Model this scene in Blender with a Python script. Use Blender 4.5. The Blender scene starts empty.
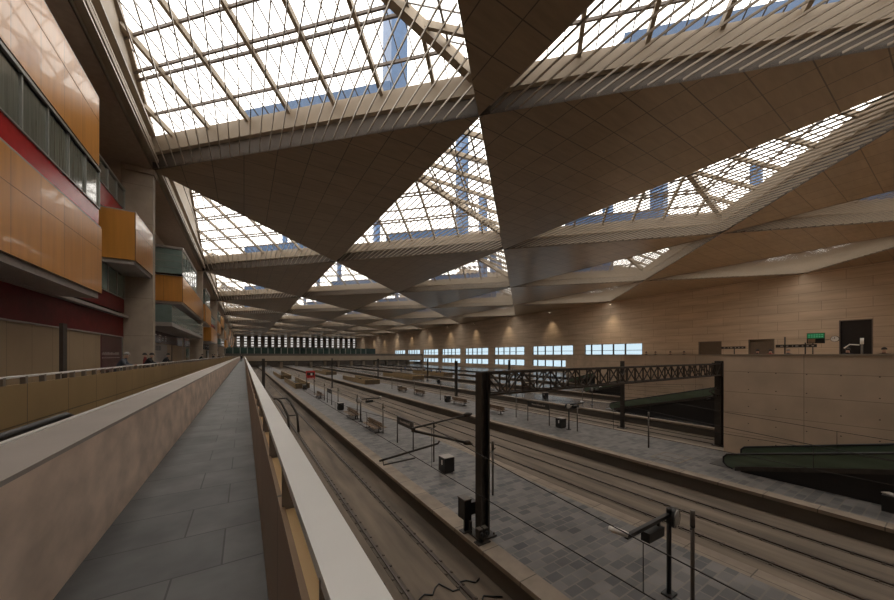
import bpy, math, random
from mathutils import Vector, Matrix
random.seed(7)
sc = bpy.context.scene
COL = sc.collection
PI = math.pi
E = 6.1            # eye level above the platforms (z = 0 is the platform paving)
R = 17.0           # soffit of the roof above eye level
ROOF = E + R
L = 1.255 * R       # half of the long side of a roof triangle
XL = -0.421 * R    # left edge of the roof
XR = XL + 5 * L    # right wall
Y0, Y1 = 18.5 - 2 * L, 18.5 + 15 * L
WALK = E - 1.65    # walkway floor
BED = -0.76

# ------------------------------------------------------------------ materials
def new_mat(name):
    m = bpy.data.materials.new(name); m.use_nodes = True
    return m, m.node_tree, m.node_tree.nodes['Principled BSDF']

def coords(nt, plane='xyz'):
    tc = nt.nodes.new('ShaderNodeTexCoord')
    if plane == 'xyz': return tc.outputs['Object']
    s = nt.nodes.new('ShaderNodeSeparateXYZ'); c = nt.nodes.new('ShaderNodeCombineXYZ')
    nt.links.new(tc.outputs['Object'], s.inputs[0])
    for k, ax in enumerate(plane):
        nt.links.new(s.outputs['XYZ'.index(ax.upper())], c.inputs[k])
    return c.outputs[0]

def vary(nt, colsock, scale, amt, stretch=(1, 1, 1), detail=6):
    """multiply a colour by soft noise: dirt, grain"""
    tc = nt.nodes.new('ShaderNodeTexCoord'); mp = nt.nodes.new('ShaderNodeMapping')
    mp.inputs['Scale'].default_value = stretch
    nt.links.new(tc.outputs['Object'], mp.inputs[0])
    n = nt.nodes.new('ShaderNodeTexNoise'); n.inputs['Scale'].default_value = scale; n.inputs['Detail'].default_value = detail
    nt.links.new(mp.outputs[0], n.inputs['Vector'])
    r = nt.nodes.new('ShaderNodeMapRange')
    r.inputs[1].default_value = 0.3; r.inputs[2].default_value = 0.7
    r.inputs[3].default_value = 1 - amt; r.inputs[4].default_value = 1 + amt
    nt.links.new(n.outputs[0], r.inputs[0])
    mx = nt.nodes.new('ShaderNodeMix'); mx.data_type = 'RGBA'; mx.blend_type = 'MULTIPLY'; mx.inputs[0].default_value = 1
    nt.links.new(colsock, mx.inputs[6]); nt.links.new(r.outputs[0], mx.inputs[7])
    return mx.outputs[2]

def plain(name, col, rough=0.6, metal=0.0, amt=0.12, scale=3.0, stretch=(1, 1, 1), coat=0.0, spec=0.5):
    m, nt, b = new_mat(name)
    rgb = nt.nodes.new('ShaderNodeRGB'); rgb.outputs[0].default_value = (*col, 1)
    out = vary(nt, rgb.outputs[0], scale, amt, stretch) if amt else rgb.outputs[0]
    nt.links.new(out, b.inputs['Base Color'])
    b.inputs['Roughness'].default_value = rough; b.inputs['Metallic'].default_value = metal
    b.inputs['Coat Weight'].default_value = coat; b.inputs['Specular IOR Level'].default_value = spec
    return m

def tiled(name, c1, c2, mortar, w, h, plane, msize=0.012, offset=0.5, rough=0.6, amt=0.2, scale=1.5, metal=0, bias=0.0, stretch=(1, 1, 1), spec=0.5, squash=1.0, coat=0.0, bump=0.0, shift=None):
    m, nt, b = new_mat(name)
    br = nt.nodes.new('ShaderNodeTexBrick'); br.offset = offset; br.squash = squash
    br.inputs['Color1'].default_value = (*c1, 1); br.inputs['Color2'].default_value = (*c2, 1); br.inputs['Mortar'].default_value = (*mortar, 1)
    br.inputs['Scale'].default_value = 1; br.inputs['Brick Width'].default_value = w; br.inputs['Row Height'].default_value = h
    br.inputs['Mortar Size'].default_value = msize; br.inputs['Mortar Smooth'].default_value = 0.1; br.inputs['Bias'].default_value = bias
    cs = coords(nt, plane)
    if shift:
        va = nt.nodes.new('ShaderNodeVectorMath'); va.operation = 'ADD'; va.inputs[1].default_value = (*shift, 0)
        nt.links.new(cs, va.inputs[0]); cs = va.outputs[0]
    nt.links.new(cs, br.inputs['Vector'])
    out = vary(nt, br.outputs['Color'], scale, amt, stretch)
    nt.links.new(out, b.inputs['Base Color'])
    b.inputs['Roughness'].default_value = rough; b.inputs['Metallic'].default_value = metal
    b.inputs['Specular IOR Level'].default_value = spec; b.inputs['Coat Weight'].default_value = coat
    if bump:
        bp = nt.nodes.new('ShaderNodeBump'); bp.inputs['Strength'].default_value = bump; bp.inputs['Distance'].default_value = 0.02
        inv = nt.nodes.new('ShaderNodeMath'); inv.operation = 'SUBTRACT'; inv.inputs[0].default_value = 1
        nt.links.new(br.outputs['Fac'], inv.inputs[1]); nt.links.new(inv.outputs[0], bp.inputs['Height'])
        nt.links.new(bp.outputs[0], b.inputs['Normal'])
    return m

def glass(name, tint, gloss=0.08, rough=0.02):
    m = bpy.data.materials.new(name); m.use_nodes = True
    nt = m.node_tree; nt.nodes.clear()
    o = nt.nodes.new('ShaderNodeOutputMaterial'); t = nt.nodes.new('ShaderNodeBsdfTransparent')
    g = nt.nodes.new('ShaderNodeBsdfGlossy'); mx = nt.nodes.new('ShaderNodeMixShader')
    t.inputs[0].default_value = (*tint, 1); g.inputs['Roughness'].default_value = rough
    mx.inputs[0].default_value = gloss
    nt.links.new(t.outputs[0], mx.inputs[1]); nt.links.new(g.outputs[0], mx.inputs[2]); nt.links.new(mx.outputs[0], o.inputs[0])
    return m

def glow(name, col, s):
    m, nt, b = new_mat(name)
    b.inputs['Base Color'].default_value = (*col, 1)
    b.inputs['Emission Color'].default_value = (*col, 1); b.inputs['Emission Strength'].default_value = s
    return m

M = {}
M['slate'] = tiled('walkway slate', (.112, .110, .106), (.082, .082, .080), (.030, .028, .026), 1.3, .635, 'xyz', .007, .765, .5, .32, 2.6, bump=.15, shift=(.455, -.575))
M['concrete'] = plain('stained concrete', (.70, .55, .445), .75, 0, .25, 2.6, stretch=(1, .7, 1.1))
M['concrete_top'] = plain('smooth concrete coping', (.36, .315, .28), .55, 0, .10, .8)
M['column'] = tiled('board marked concrete', (.42, .34, .26), (.40, .325, .25), (.26, .21, .16), 50, 3.4, 'xzy', .02, 0, .7, .15, .8)
M['gold'] = plain('gold anodised panel', (.80, .56, .29), .42, 0, .08, .6)  # light on the railing ledge is put into this brighter gold
M['gold_wall'] = tiled('gold panel with seams', (.37, .255, .125), (.35, .24, .115), (.12, .08, .04), 2.2, 8, 'yzx', .018, 0, .45, .08, .5)
M['gold_shaded'] = tiled('shaded gold panel', (.29, .19, .115), (.28, .185, .11), (.08, .055, .03), 1.6, 8, 'yzx', .012, 0, .45, .1, .7, metal=.2)  # railing gold darkened: shade of its inner face put into the colour
M['cap'] = plain('pale painted handrail', (.90, .87, .83), .42, 0, .07, 1.2)
M['post_grey'] = plain('grey painted steel plate', (.24, .205, .175), .5, 0, .08)
M['soffit'] = tiled('ceiling panels', (.300, .218, .137), (.262, .190, .118), (.085, .060, .038), 2.4, 2.4, 'xyz', .034, 0, .31, .12, .5, spec=.5, stretch=(1, 6, 1))
M['ceiling_plain'] = plain('brown ceiling strip', (.36, .27, .20), .6, 0, .1)
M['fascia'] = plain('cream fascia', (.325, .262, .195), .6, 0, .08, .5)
M['fascia_base'] = plain('dark lower fascia', (.075, .056, .042), .6, 0, .1)
M['slat'] = plain('pale steel slat', (.32, .265, .205), .4, .2, .05)
M['rafter'] = plain('taupe painted rafter', (.32, .26, .19), .5, 0, .08)
M['purlin'] = plain('brown purlin', (.16, .125, .105), .5, 0, .08)
M['glazing_bar'] = plain('dark glazing bar', (.10, .085, .075), .5, 0, .05)
M['roof_glass'] = glass('roof glass', (.93, .95, .96), .05)
M['blue_steel'] = plain('blue painted girder', (.028, .085, .20), .5, 0, .12)
M['orange'] = tiled('orange veneer panel', (.62, .27, .060), (.58, .25, .052), (.18, .085, .028), 2.05, 60, 'yzx', .014, 0, .3, .10, .9, spec=.6, stretch=(3, 3, .3), coat=.25)
M['orange_end'] = tiled('orange veneer end panel', (.56, .245, .045), (.54, .23, .040), (.17, .08, .025), 2.05, 60, 'xzy', .014, 0, .35, .10, .9, stretch=(3, 3, .3), coat=.15)
M['slab_grey'] = plain('grey balcony slab', (.36, .32, .29), .6, 0, .08)
M['red_panel'] = plain('dark red glazed panel', (.13, .008, .008), .45, 0, .2, 2, spec=.15)
M['red_bright'] = plain('red enamel panel', (.42, .020, .020), .25, 0, .1)
M['red_dark'] = plain('maroon shop fascia', (.085, .018, .026), .2, 0, .12)
M['frame_grey'] = plain('grey green aluminium', (.30, .30, .27), .4, .3, .05)
M['window_dark'] = plain('curtained dark pane', (.16, .165, .135), .1, 0, .30, 2.0, stretch=(1, 6, .2), coat=.4)
M['teal_pane'] = plain('teal glazed pane', (.20, .27, .25), .12, 0, .12, 1.2, coat=.5)
M['teal_clear'] = glass('teal glass', (.62, .76, .72), .22, .03)
M['shop_pale'] = plain('pale shop board', (.36, .32, .29), .5, 0, .06)
M['white'] = plain('white enamel', (.72, .70, .67), .4, 0, .04)
M['dark_sign'] = plain('near black sign face', (.028, .024, .022), .4, 0, .1)
M['paver'] = tiled('blue grey stone pavers', (.165, .150, .140), (.052, .051, .055), (.17, .148, .125), .50, .31, 'xyz', .020, .5, .45, .22, .9, bias=-.1, bump=.2)
M['paver_gloss'] = tiled('polished platform paving', (.125, .118, .114), (.095, .090, .090), (.065, .058, .053), 1.2, .6, 'yxz', .014, .5, .22, .25, .6)
M['coping'] = tiled('beige platform coping', (.255, .200, .150), (.23, .18, .135), (.10, .08, .06), 1.6, 3, 'yxz', .016, 0, .7, .2, 1.5)
M['track_slab'] = plain('dusty track slab', (.150, .114, .083), .8, 0, .45, .8, stretch=(2.2, .25, 1))
M['track_edge'] = plain('shadow dark concrete', (.085, .070, .056), .8, 0, .3, 1.0, stretch=(3, .3, 1))  # shadow under the platform coping painted into the kerb face
M['bedding'] = plain('rail bedding', (.105, .082, .062), .8, 0, .3, 1.0, stretch=(3, .3, 1))
M['rail'] = plain('rail steel', (.075, .055, .045), .35, .6, .15, 5)
M['iron'] = plain('weathered dark steel', (.050, .042, .036), .5, .3, .18, 4)
M['iron_brown'] = plain('brown black steel', (.060, .044, .033), .5, .3, .18, 4)
M['black'] = plain('black paint', (.014, .013, .013), .4, 0, .1)
M['grey_pole'] = plain('galvanised pole', (.125, .105, .088), .45, .4, .1)
M['wire'] = plain('catenary wire', (.035, .030, .027), .5, .5, 0)
M['bench_wood'] = plain('brown slatted wood', (.19, .125, .075), .5, 0, .2, 6)
M['wall_stone'] = tiled('beige stone cladding', (.56, .43, .312), (.52, .40, .288), (.33, .25, .18), 6.4, 1.9, 'yzx', .035, .5, .7, .14, .35, stretch=(1, .4, 3))
M['wall_block'] = tiled('beige concrete with joints', (.60, .455, .33), (.58, .44, .318), (.34, .255, .18), 4.8, 1.27, 'yzx', .014, .0, .7, .12, .7)
M['wall_plain'] = plain('brown plaster', (.42, .33, .25), .7, 0, .1, .5)
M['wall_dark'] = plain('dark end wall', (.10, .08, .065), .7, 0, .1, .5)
M['shop_wall'] = tiled('beige shop panels', (.375, .265, .155), (.36, .25, .145), (.20, .14, .08), 2.1, 12, 'yzx', .02, 0, .5, .06, .5)
M['green_glass'] = plain('green balustrade glass', (.10, .135, .095), .18, 0, .2, .8, stretch=(1, .3, 3), coat=.3)
M['green_sign'] = glow('green lit screen', (.01, .16, .06), .28)
M['screen_text'] = glow('pale green screen letters', (.12, .40, .22), .4)
M['lamp_white'] = plain('white lamp housing', (.75, .72, .68), .4, 0, .03)
M['lens'] = plain('grey metal lens', (.50, .48, .45), .25, .6, .05)
M['door_dark'] = plain('dark shutter', (.012, .009, .008), .5, 0, .15)
M['door_brown'] = plain('brown door recess', (.13, .095, .065), .5, 0, .1)
M['win_glass'] = glass('pale window glass', (.175, .24, .295), .05)
M['far_glass'] = glass('grey window glass', (.17, .175, .18), .05)
M['teal_dark'] = plain('dark teal glazing', (.035, .060, .052), .15, 0, .3, .3)
M['skin'] = plain('skin', (.42, .25, .18), .6, 0, .05)
M['hair'] = plain('dark hair', (.025, .018, .014), .6, 0, .1)
M['hair_grey'] = plain('grey hair', (.25, .23, .21), .6, 0, .1)
for nm, c in dict(jacket_black=(.018, .018, .020), jacket_grey=(.07, .08, .10), jacket_red=(.20, .03, .03), jacket_blue=(.03, .05, .10), jacket_brown=(.10, .06, .04), trousers=(.03, .033, .045), shoe=(.015, .013, .012)).items():
    M[nm] = plain(nm.replace('_', ' '), c, .8, 0, .1, 8)
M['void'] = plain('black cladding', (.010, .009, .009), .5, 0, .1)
M['belt'] = plain('ribbed metal belt', (.09, .085, .08), .45, .5, .1, 20)
M['red_sign'] = plain('red sign enamel', (.42, .03, .025), .4, 0, .05)
M['downlight'] = glow('warm lamp', (1.0, .82, .58), 6)

# ------------------------------------------------------------------ mesh builder
class MB:
    def __init__(s): s.v = []; s.f = []; s.smooth = set(); s.mi = []
    def quad(s, *p):
        n = len(s.v); s.v += [tuple(q) for q in p]; s.f.append(tuple(range(n, n + len(p)))); return s
    def box(s, x0, x1, y0, y1, z0, z1):
        n = len(s.v)
        s.v += [(x, y, z) for z in (z0, z1) for y in (y0, y1) for x in (x0, x1)]
        for a in ((0, 2, 3, 1), (4, 5, 7, 6), (0, 1, 5, 4), (2, 6, 7, 3), (0, 4, 6, 2), (1, 3, 7, 5)):
            s.f.append(tuple(n + i for i in a))
        return s
    def bar(s, a, b, w, h, up=(0, 0, 1)):
        a, b = Vector(a), Vector(b); d = (b - a).normalized(); u = Vector(up)
        if abs(d.dot(u)) > .98: u = Vector((1, 0, 0))
        r = d.cross(u).normalized(); u = r.cross(d).normalized()
        n = len(s.v)
        for p in (a, b):
            for i, j in ((-1, -1), (1, -1), (1, 1), (-1, 1)):
                s.v.append(tuple(p + r * (i * w / 2) + u * (j * h / 2)))
        for q in ((0, 1, 2, 3), (7, 6, 5, 4), (0, 4, 5, 1), (1, 5, 6, 2), (2, 6, 7, 3), (3, 7, 4, 0)):
            s.f.append(tuple(n + i for i in q))
        return s
    def tube(s, pts, r, n=8):
        pts = [Vector(p) for p in pts]; base = len(s.v); prev = None
        for i, p in enumerate(pts):
            d = (pts[min(i + 1, len(pts) - 1)] - pts[max(i - 1, 0)]).normalized()
            if prev is None:
                u = Vector((0, 0, 1)) if abs(d.z) < .9 else Vector((1, 0, 0))
            else: u = prev
            rt = d.cross(u).normalized(); u = rt.cross(d).normalized(); prev = u
            rr = r[i] if isinstance(r, (list, tuple)) else r
            for k in range(n):
                t = 2 * PI * k / n
                s.v.append(tuple(p + rt * (math.cos(t) * rr) + u * (math.sin(t) * rr)))
        for i in range(len(pts) - 1):
            for k in range(n):
                a = base + i * n + k; b = base + i * n + (k + 1) % n
                s.smooth.add(len(s.f)); s.f.append((a, b, b + n, a + n))
        s.f.append(tuple(base + k for k in reversed(range(n))))
        s.f.append(tuple(base + (len(pts) - 1) * n + k for k in range(n)))
        return s
    def prism(s, poly, z0, z1):
        n = len(s.v); k = len(poly)
        s.v += [(x, y, z0) for x, y in poly] + [(x, y, z1) for x, y in poly]
        s.f.append(tuple(n + i for i in reversed(range(k)))); s.f.append(tuple(n + k + i for i in range(k)))
        for i in range(k):
            j = (i + 1) % k
            s.f.append((n + i, n + j, n + k + j, n + k + i))
        return s
    def extr_x(s, poly, x0, x1):      # polygon in (y, z)
        n = len(s.v); k = len(poly)
        s.v += [(x0, y, z) for y, z in poly] + [(x1, y, z) for y, z in poly]
        s.f.append(tuple(n + i for i in reversed(range(k)))); s.f.append(tuple(n + k + i for i in range(k)))
        for i in range(k):
            j = (i + 1) % k
            s.f.append((n + i, n + j, n + k + j, n + k + i))
        return s
    def build(s, name, mat, parent=None, loc=None):
        me = bpy.data.meshes.new(name); me.from_pydata(s.v, [], s.f); me.materials.append(mat)
        for i in s.smooth: me.polygons[i].use_smooth = True
        me.update()
        o = bpy.data.objects.new(name, me); COL.objects.link(o)
        if parent: o.parent = parent
        if loc: o.location = loc
        return o

def B(*a): return MB().box(*a)

def tag(o, label, cat, group=None):
    o['label'] = label; o['category'] = cat
    if group: o['group'] = group
    return o
def thing(name, label, cat, loc=(0, 0, 0), rz=0, group=None):
    o = bpy.data.objects.new(name, None); COL.objects.link(o)
    o.empty_display_size = .2; o.location = loc; o.rotation_euler = (0, 0, rz)
    return tag(o, label, cat, group)
def struct(name, mb, mat, parent=None):
    o = mb.build(name, mat, parent)
    if not parent: o['kind'] = 'structure'
    return o
def dup(root, loc, rz=0, label=None, group=None):
    def cp(o, par):
        c = o.copy(); COL.objects.link(c)
        if par: c.parent = par
        for ch in list(o.children): cp(ch, c)
        return c
    r = cp(root, None); r.location = loc; r.rotation_euler = (0, 0, rz)
    if label: r['label'] = label
    if group: r['group'] = group
    return r
ORD = ['nearest', 'second', 'third', 'fourth', 'fifth', 'sixth', 'seventh', 'eighth', 'ninth', 'tenth', 'eleventh', 'twelfth', 'thirteenth', 'fourteenth', 'fifteenth', 'sixteenth', 'seventeenth', 'eighteenth', 'nineteenth', 'twentieth']
def nth(i, what='from the camera'): return ('nearest the camera' if i == 0 else ORD[i] + ' ' + what)

# ------------------------------------------------------------------ camera, sky
cam = bpy.data.cameras.new('camera'); co = bpy.data.objects.new('camera', cam); COL.objects.link(co)
cam.sensor_width = 36; cam.lens = 326 / 894 * 36; cam.shift_y = 55 / 894; cam.clip_end = 2000; cam.clip_start = .05
co.location = (0, 0, E); co.rotation_euler = (PI / 2, 0, -math.atan(203 / 326))
sc.camera = co
w = bpy.data.worlds.new('overcast sky'); sc.world = w; w.use_nodes = True
nt = w.node_tree; bg = nt.nodes['Background']
tc = nt.nodes.new('ShaderNodeTexCoord'); no = nt.nodes.new('ShaderNodeTexNoise'); no.inputs['Scale'].default_value = 2.5; no.inputs['Detail'].default_value = 5
cr = nt.nodes.new('ShaderNodeValToRGB'); cr.color_ramp.elements[0].color = (.95, .89, .82, 1); cr.color_ramp.elements[1].color = (1, .92, .83, 1)
nt.links.new(tc.outputs['Generated'], no.inputs['Vector']); nt.links.new(no.outputs[0], cr.inputs[0]); nt.links.new(cr.outputs[0], bg.inputs[0])
bg.inputs[1].default_value = 3.3

# ------------------------------------------------------------------ roof
Z = ROOF
cl = MB()
for i in range(1, 6):
    x1 = XL + i * L; x0 = x1 - L
    even_sky = (i - 1) % 2 == 0
    m0 = 18.5 - L if even_sky else 18.5
    for k in range(8):
        ym = m0 + 2 * L * k
        cl.prism([(x1, ym - L), (x1, ym + L), (x0, ym)], Z, Z + .2)
    if even_sky:
        cl.prism([(x0, Y0), (x1, Y0), (x0, Y0 + L)], Z, Z + .2); cl.prism([(x1, Y1 - L), (x1, Y1), (x0, Y1)], Z, Z + .2)
    else:
        cl.prism([(x0, Y0), (x1, Y0), (x1, Y0 + L)], Z, Z + .2); cl.prism([(x0, Y1 - L), (x1, Y1), (x0, Y1)], Z, Z + .2)
struct('ceiling', cl, M['soffit'])
struct('ceiling_left', B(-10.8, XL, Y0, Y1, Z, Z + .2), M['ceiling_plain'])

ZF, TAN = 2.9, .433
def make_skylight():
    """hipped glass roof over a right-angled triangle; long side on the y axis, square corner at (L, 0)"""
    root = thing('skylight', '', 'skylight')
    top = ZF + TAN * L / math.sqrt(2)
    for s, nm in ((1, 'far'), (-1, 'near')):
        MB().quad((0, s * L, 0), (L, 0, 0), (L, 0, 1.4), (0, s * L, 1.4)).build('fascia_base', M['fascia_base'], root)  # dark strip along the base of the cream fascia
        d = .35
        mb = MB(); a = Vector((0, s * L, 0)); b = Vector((L, 0, 0)); n = Vector((1, s, 0)).normalized()
        inn = -n * .0
        mb.quad(a + inn + Vector((0, 0, 1.35)), b + inn + Vector((0, 0, 1.35)), b + inn - n * .25 + Vector((0, 0, 1.45)), a + inn - n * .25 + Vector((0, 0, 1.45)))
        mb.quad(a - n * .25 + Vector((0, 0, 1.45)), b - n * .25 + Vector((0, 0, 1.45)), b - n * .25 + Vector((0, 0, ZF)), a - n * .25 + Vector((0, 0, ZF)))
        mb.quad(a - n * .25 + Vector((0, 0, ZF)), b - n * .25 + Vector((0, 0, ZF)), b + n * .3 + Vector((0, 0, ZF)), a + n * .3 + Vector((0, 0, ZF)))
        mb.build('fascia', M['fascia'], root)
        gp = MB().quad((0, s * L, ZF), (L, 0, ZF), (0, 0, top)).build('glass_pane', M['roof_glass'], root)
        # rafters run square to the leg, up the slope
        leg = (b - a); ln = leg.length; du = leg / ln; up = Vector((-1, -s, TAN * math.sqrt(2))) / math.sqrt(2)
        def slope_len(q):      # horizontal distance up to the hip or the gable
            return min(q, ln - q)
        k = 0; q = 2.6
        while q < ln - 1.5:
            p = a + du * q + Vector((0, 0, ZF)); h = slope_len(q)
            e = p + up * h
            MB().bar(p - Vector((0, 0, .22)), e - Vector((0, 0, .22)), .26, .42).build('rafter', M['rafter'], root)
            q += 4.05
        gb = MB(); q = .6
        while q < ln - .5:
            p = a + du * q + Vector((0, 0, ZF - .03)); gb.bar(p, p + up * slope_len(q), .06, .07); q += 1.0125
        gb.build('glazing_bar', M['glazing_bar'], gp)
        pm = MB(); d = 1.7; k = 0
        while d < ln / 2 - .6:
            p = a + du * d + up * d + Vector((0, 0, ZF - .12)); e = b - du * d + up * d + Vector((0, 0, ZF - .12))
            pm.bar(p, e, .13, .2)
            if k % 2: pm.bar(p + up * .45, e + up * .45, .13, .2)
            d += 2.1; k += 1
        pm.build('purlin', M['purlin'], root)
    MB().bar((L - .3, 0, ZF - .3), (0, 0, top - .3), .55, .75).build('hip_beam', M['rafter'], root)
    g = MB(); g.quad((0, -L, 0), (0, L, 0), (0, L, ZF), (0, 0, top), (0, -L, ZF))
    g.bar((.12, -L, ZF), (.12, 0, top), .3, .4); g.bar((.12, L, ZF), (.12, 0, top), .3, .4); g.box(0, .55, -L + .7, L - .7, .5, .8); g.box(0, .35, -L + 1.2, L - 1.2, 1.4, 1.6); g.box(0, .45, -L + 1.6, L - 1.6, 2.3, 2.7)
    g.build('gable', M['fascia'], root)
    sl = MB(); x = .55
    while x < L - .5:
        y = L - x - .12
        sl.box(x - .03, x + .03, -y, y, .04, .17); x += .70
    sl.build('slat_screen', M['slat'], root)
    bl = MB()
    a = Vector((7.6, L - 7.6 + 1.6, ZF + .2)); b = Vector((17.2, L - 17.2 + 1.6, ZF + .2))
    bl.bar(a + Vector((0, 0, .6)), b + Vector((0, 0, .6)), 1.2, 1.2)
    bl.bar((17.6, L - 17.6 + 2.6, ZF), (17.8, L - 17.6 + 2.8, ZF + 22), 1.9, 1.4)
    bl.build('blue_girder', M['blue_steel'], root)
    return root
sky0 = make_skylight()
ROWN = ['along the left wall', 'in the second row from left', 'in the middle row', 'in the second row from right', 'in the row along the right wall']
first = True
for i in range(5):
    m0 = 18.5 if i % 2 == 0 else 18.5 - L
    for k in range(8):
        loc = (XL + i * L, m0 + 2 * L * k, Z)
        lab = 'slatted skylight %s, %s' % (ROWN[i], nth(k, 'back'))
        o = sky0 if first else dup(sky0, loc)
        first = False
        o.location = loc; o['label'] = lab; o['group'] = 'triangular skylights of the roof'

# ------------------------------------------------------------------ floors
struct('floor', B(-12, XR, Y0, Y1, BED - .4, BED), M['track_slab'])
PL = [(6.3, 12.43), (19.27, 26.3), (33.1, 40.0), (46.8, 53.7), (60.5, 67.4)]
for i, (a, b) in enumerate(PL):
    m = M['paver'] if i < 2 else M['paver_gloss']
    f = struct('floor_platform', B(a + .62, b - .62, Y0, 300, BED, 0), m)
    B(a, a + .62, Y0, 300, -.14, .0).build('coping', M['coping'], f)
    B(b - .62, b, Y0, 300, -.14, .0).build('coping', M['coping'], f)
    B(a + .10, a + .62, Y0, 300, BED, -.14).build('kerb_foot', M['track_edge'], f)
    B(b - .62, b - .10, Y0, 300, BED, -.14).build('kerb_foot', M['track_edge'], f)
struct('floor_far_platform', B(75, XR, Y0, 300, BED, 0), M['paver_gloss'])
struct('floor_walkway', B(-1.5, .139, -6, 186, WALK - .3, WALK), M['slate'])
struct('floor_corridor', B(-10.4, -4.5, Y0, 330, WALK - .5, WALK), M['paver_gloss'])
# tracks
TR = [4.70, 13.95, 17.1, 28.1, 31.4, 41.8, 45.1, 55.4, 58.8, 69.1, 72.4]
def rail_mb():
    m = MB()
    pr = [(-.07, 0), (.07, 0), (.07, .015), (.012, .03), (.012, .11), (.036, .115), (.036, .155), (-.036, .155), (-.036, .115), (-.012, .11), (-.012, .03), (-.07, .015)]
    n = len(pr)
    m.v += [(x, y, z) for y in (Y0 + 1, 300) for x, z in pr]
    for k in range(n): m.f.append((k, (k + 1) % n, n + (k + 1) % n, n + k))
    return m
rm = None
WHERE = ['below the walkway, left of the nearest platform', 'along the right edge of the nearest platform', 'along the left edge of the second platform', 'along the right edge of the second platform', 'along the left edge of the third platform', 'along the right edge of the third platform', 'along the left edge of the fourth platform', 'along the right edge of the fourth platform', 'along the left edge of the fifth platform', 'along the right edge of the fifth platform', 'farthest to the right, by the far platform']
for i, x in enumerate(TR):
    t = thing('railway_track', 'straight railway track ' + WHERE[i], 'track', (x, 0, BED), 0, 'railway tracks of the station')
    for s in (-1, 1):
        if rm is None:
            o = rail_mb().build('rail', M['rail'], t); rm = o.data
        else:
            o = bpy.data.objects.new('rail', rm); COL.objects.link(o); o.parent = t
        o.location = (s * .75, 0, -.10)
    bd = MB()
    for s in (-1, 1): bd.box(s * .75 - .13, s * .75 + .13, Y0 + 1, 300, 0, .012)
    bd.build('bedding_strip', M['bedding'], t)
    if i < 3:
        fm = MB(); y = 1.5
        while y < 60:
            for s in (-1, 1):
                for q in (-1, 1): fm.box(s * .75 + q * .095 - .03, s * .75 + q * .095 + .03, y - .04, y + .04, .012, .045)
            y += .65
        fm.build('fastener', M['bedding'], t)['kind'] = 'stuff'
# cross joints and cables of the near slab
for i, (y, x0, x1) in enumerate(((7.15, 3.2, 6.2), (8.0, 3.4, 6.1))):
    pts = [(x0 + (x1 - x0) * k / 14, y + .16 * math.sin(k * 1.7 + i) + (.25 if 4 < k < 9 else 0) * (1 if i else -1), BED + .03) for k in range(15)]
    tag(MB().tube(pts, .022, 6).build('track_cable', M['black']), ['black cable crossing the near track in front of the pylon', 'loose wavy cable across the near track, farther than the other'][i], 'cable')
for i, (x, y) in enumerate(((3.75, 5.6), (3.5, 9.2), (3.45, 10.4))):
    t = thing('point_machine', ['small cable box beside the near track, at the handrail edge', 'small clamp on the slab left of the near track, nearer one', 'small clamp on the slab left of the near track, farther one'][i], 'box', (x - .25, y, BED))
    B(-.13, .13, -.16, .16, 0, .16 if i == 0 else .1).build('housing', M['iron'], t)
    MB().tube([(.0, -.1, .1), (.22, -.1, .16), (.3, 0, .05)], .025, 6).build('lever', M['iron'], t)

# ------------------------------------------------------------------ walkway parapet and railing
t = thing('parapet', 'stained concrete parapet along the left side of the walkway', 'parapet', (0, 0, WALK))
pt = .98
MB().box(-1.50, -1.095, -6, 186, 0, pt - .03).build('wall_body', M['concrete'], t)
B(-1.52, -1.094, -6, 186, pt - .03, pt).build('coping', M['concrete_top'], t)
B(-1.56, -1.52, -6, 186, pt - .06, pt + .015).build('edge_strip', M['white'], t)

def railing(name, label, loc, length, posts, inner=True):
    t = thing(name, label, 'railing', loc)
    B(0, .02, 0, length, -.25 if inner else -1.4, .955).build('inner_panel', M['gold_shaded'] if inner else M['gold_wall'], t)
    B(.02, .15, 0, length, -.25, .94).build('ledge', M['gold'], t)
    c = MB().box(.01, .118, 0, length, 1.135, 1.155); c.box(.01, .016, 0, length, 1.12, 1.14); c.box(.112, .118, 0, length, 1.09, 1.14); c.build('handrail_cap', M['cap'], t)
    return t
rl = railing('railing', 'gold panelled railing with pale handrail on the right side of the walkway', (.139, -3, WALK), 189, 0)
pb = MB().box(.008, .105, -.006, .006, .94, 1.135)
o0 = None; y = -2.08 + 3
y = 1.67 + 3 - .88 * 4
k = 0
while k < 100:
    if o0 is None: o0 = pb.build('post', M['post_grey'], rl); o = o0
    else: o = o0.copy(); COL.objects.link(o)
    o.location = (0, y, 0); y += .88; k += 1
rest = MB(); 
while y < 188: rest.box(.008, .105, y - .006, y + .006, .94, 1.135); y += .88
rest.build('post_row', M['post_grey'], rl)['kind'] = 'stuff'
lr = railing('barrier', 'gold panelled barrier along the edge of the left corridor', (-4.5, -3, WALK), 189, 0, False)
# the barrier is mirrored so its panel faces the walkway
for ch in lr.children: pass
lr.rotation_euler = (0, 0, PI); lr.location = (-4.5, 186, WALK)
o0 = None; y = .5; k = 0
for k in range(100):
    yy = 186 - (3.4 + .88 * k)
    if o0 is None: o0 = B(.008, .105, -.05, .05, .94, 1.135).build('post', M['post_grey'], lr); o = o0
    else: o = o0.copy(); COL.objects.link(o)
    o.location = (0, yy, 0)
# wall under the walkway and under the corridor
struct('wall_under_walkway', B(-.1, .1, Y0, 186, BED, WALK - .3), M['wall_plain'])
struct('wall_under_corridor', B(-4.8, -4.5, Y0, 186, BED, WALK - .5), M['wall_block'])

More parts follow.
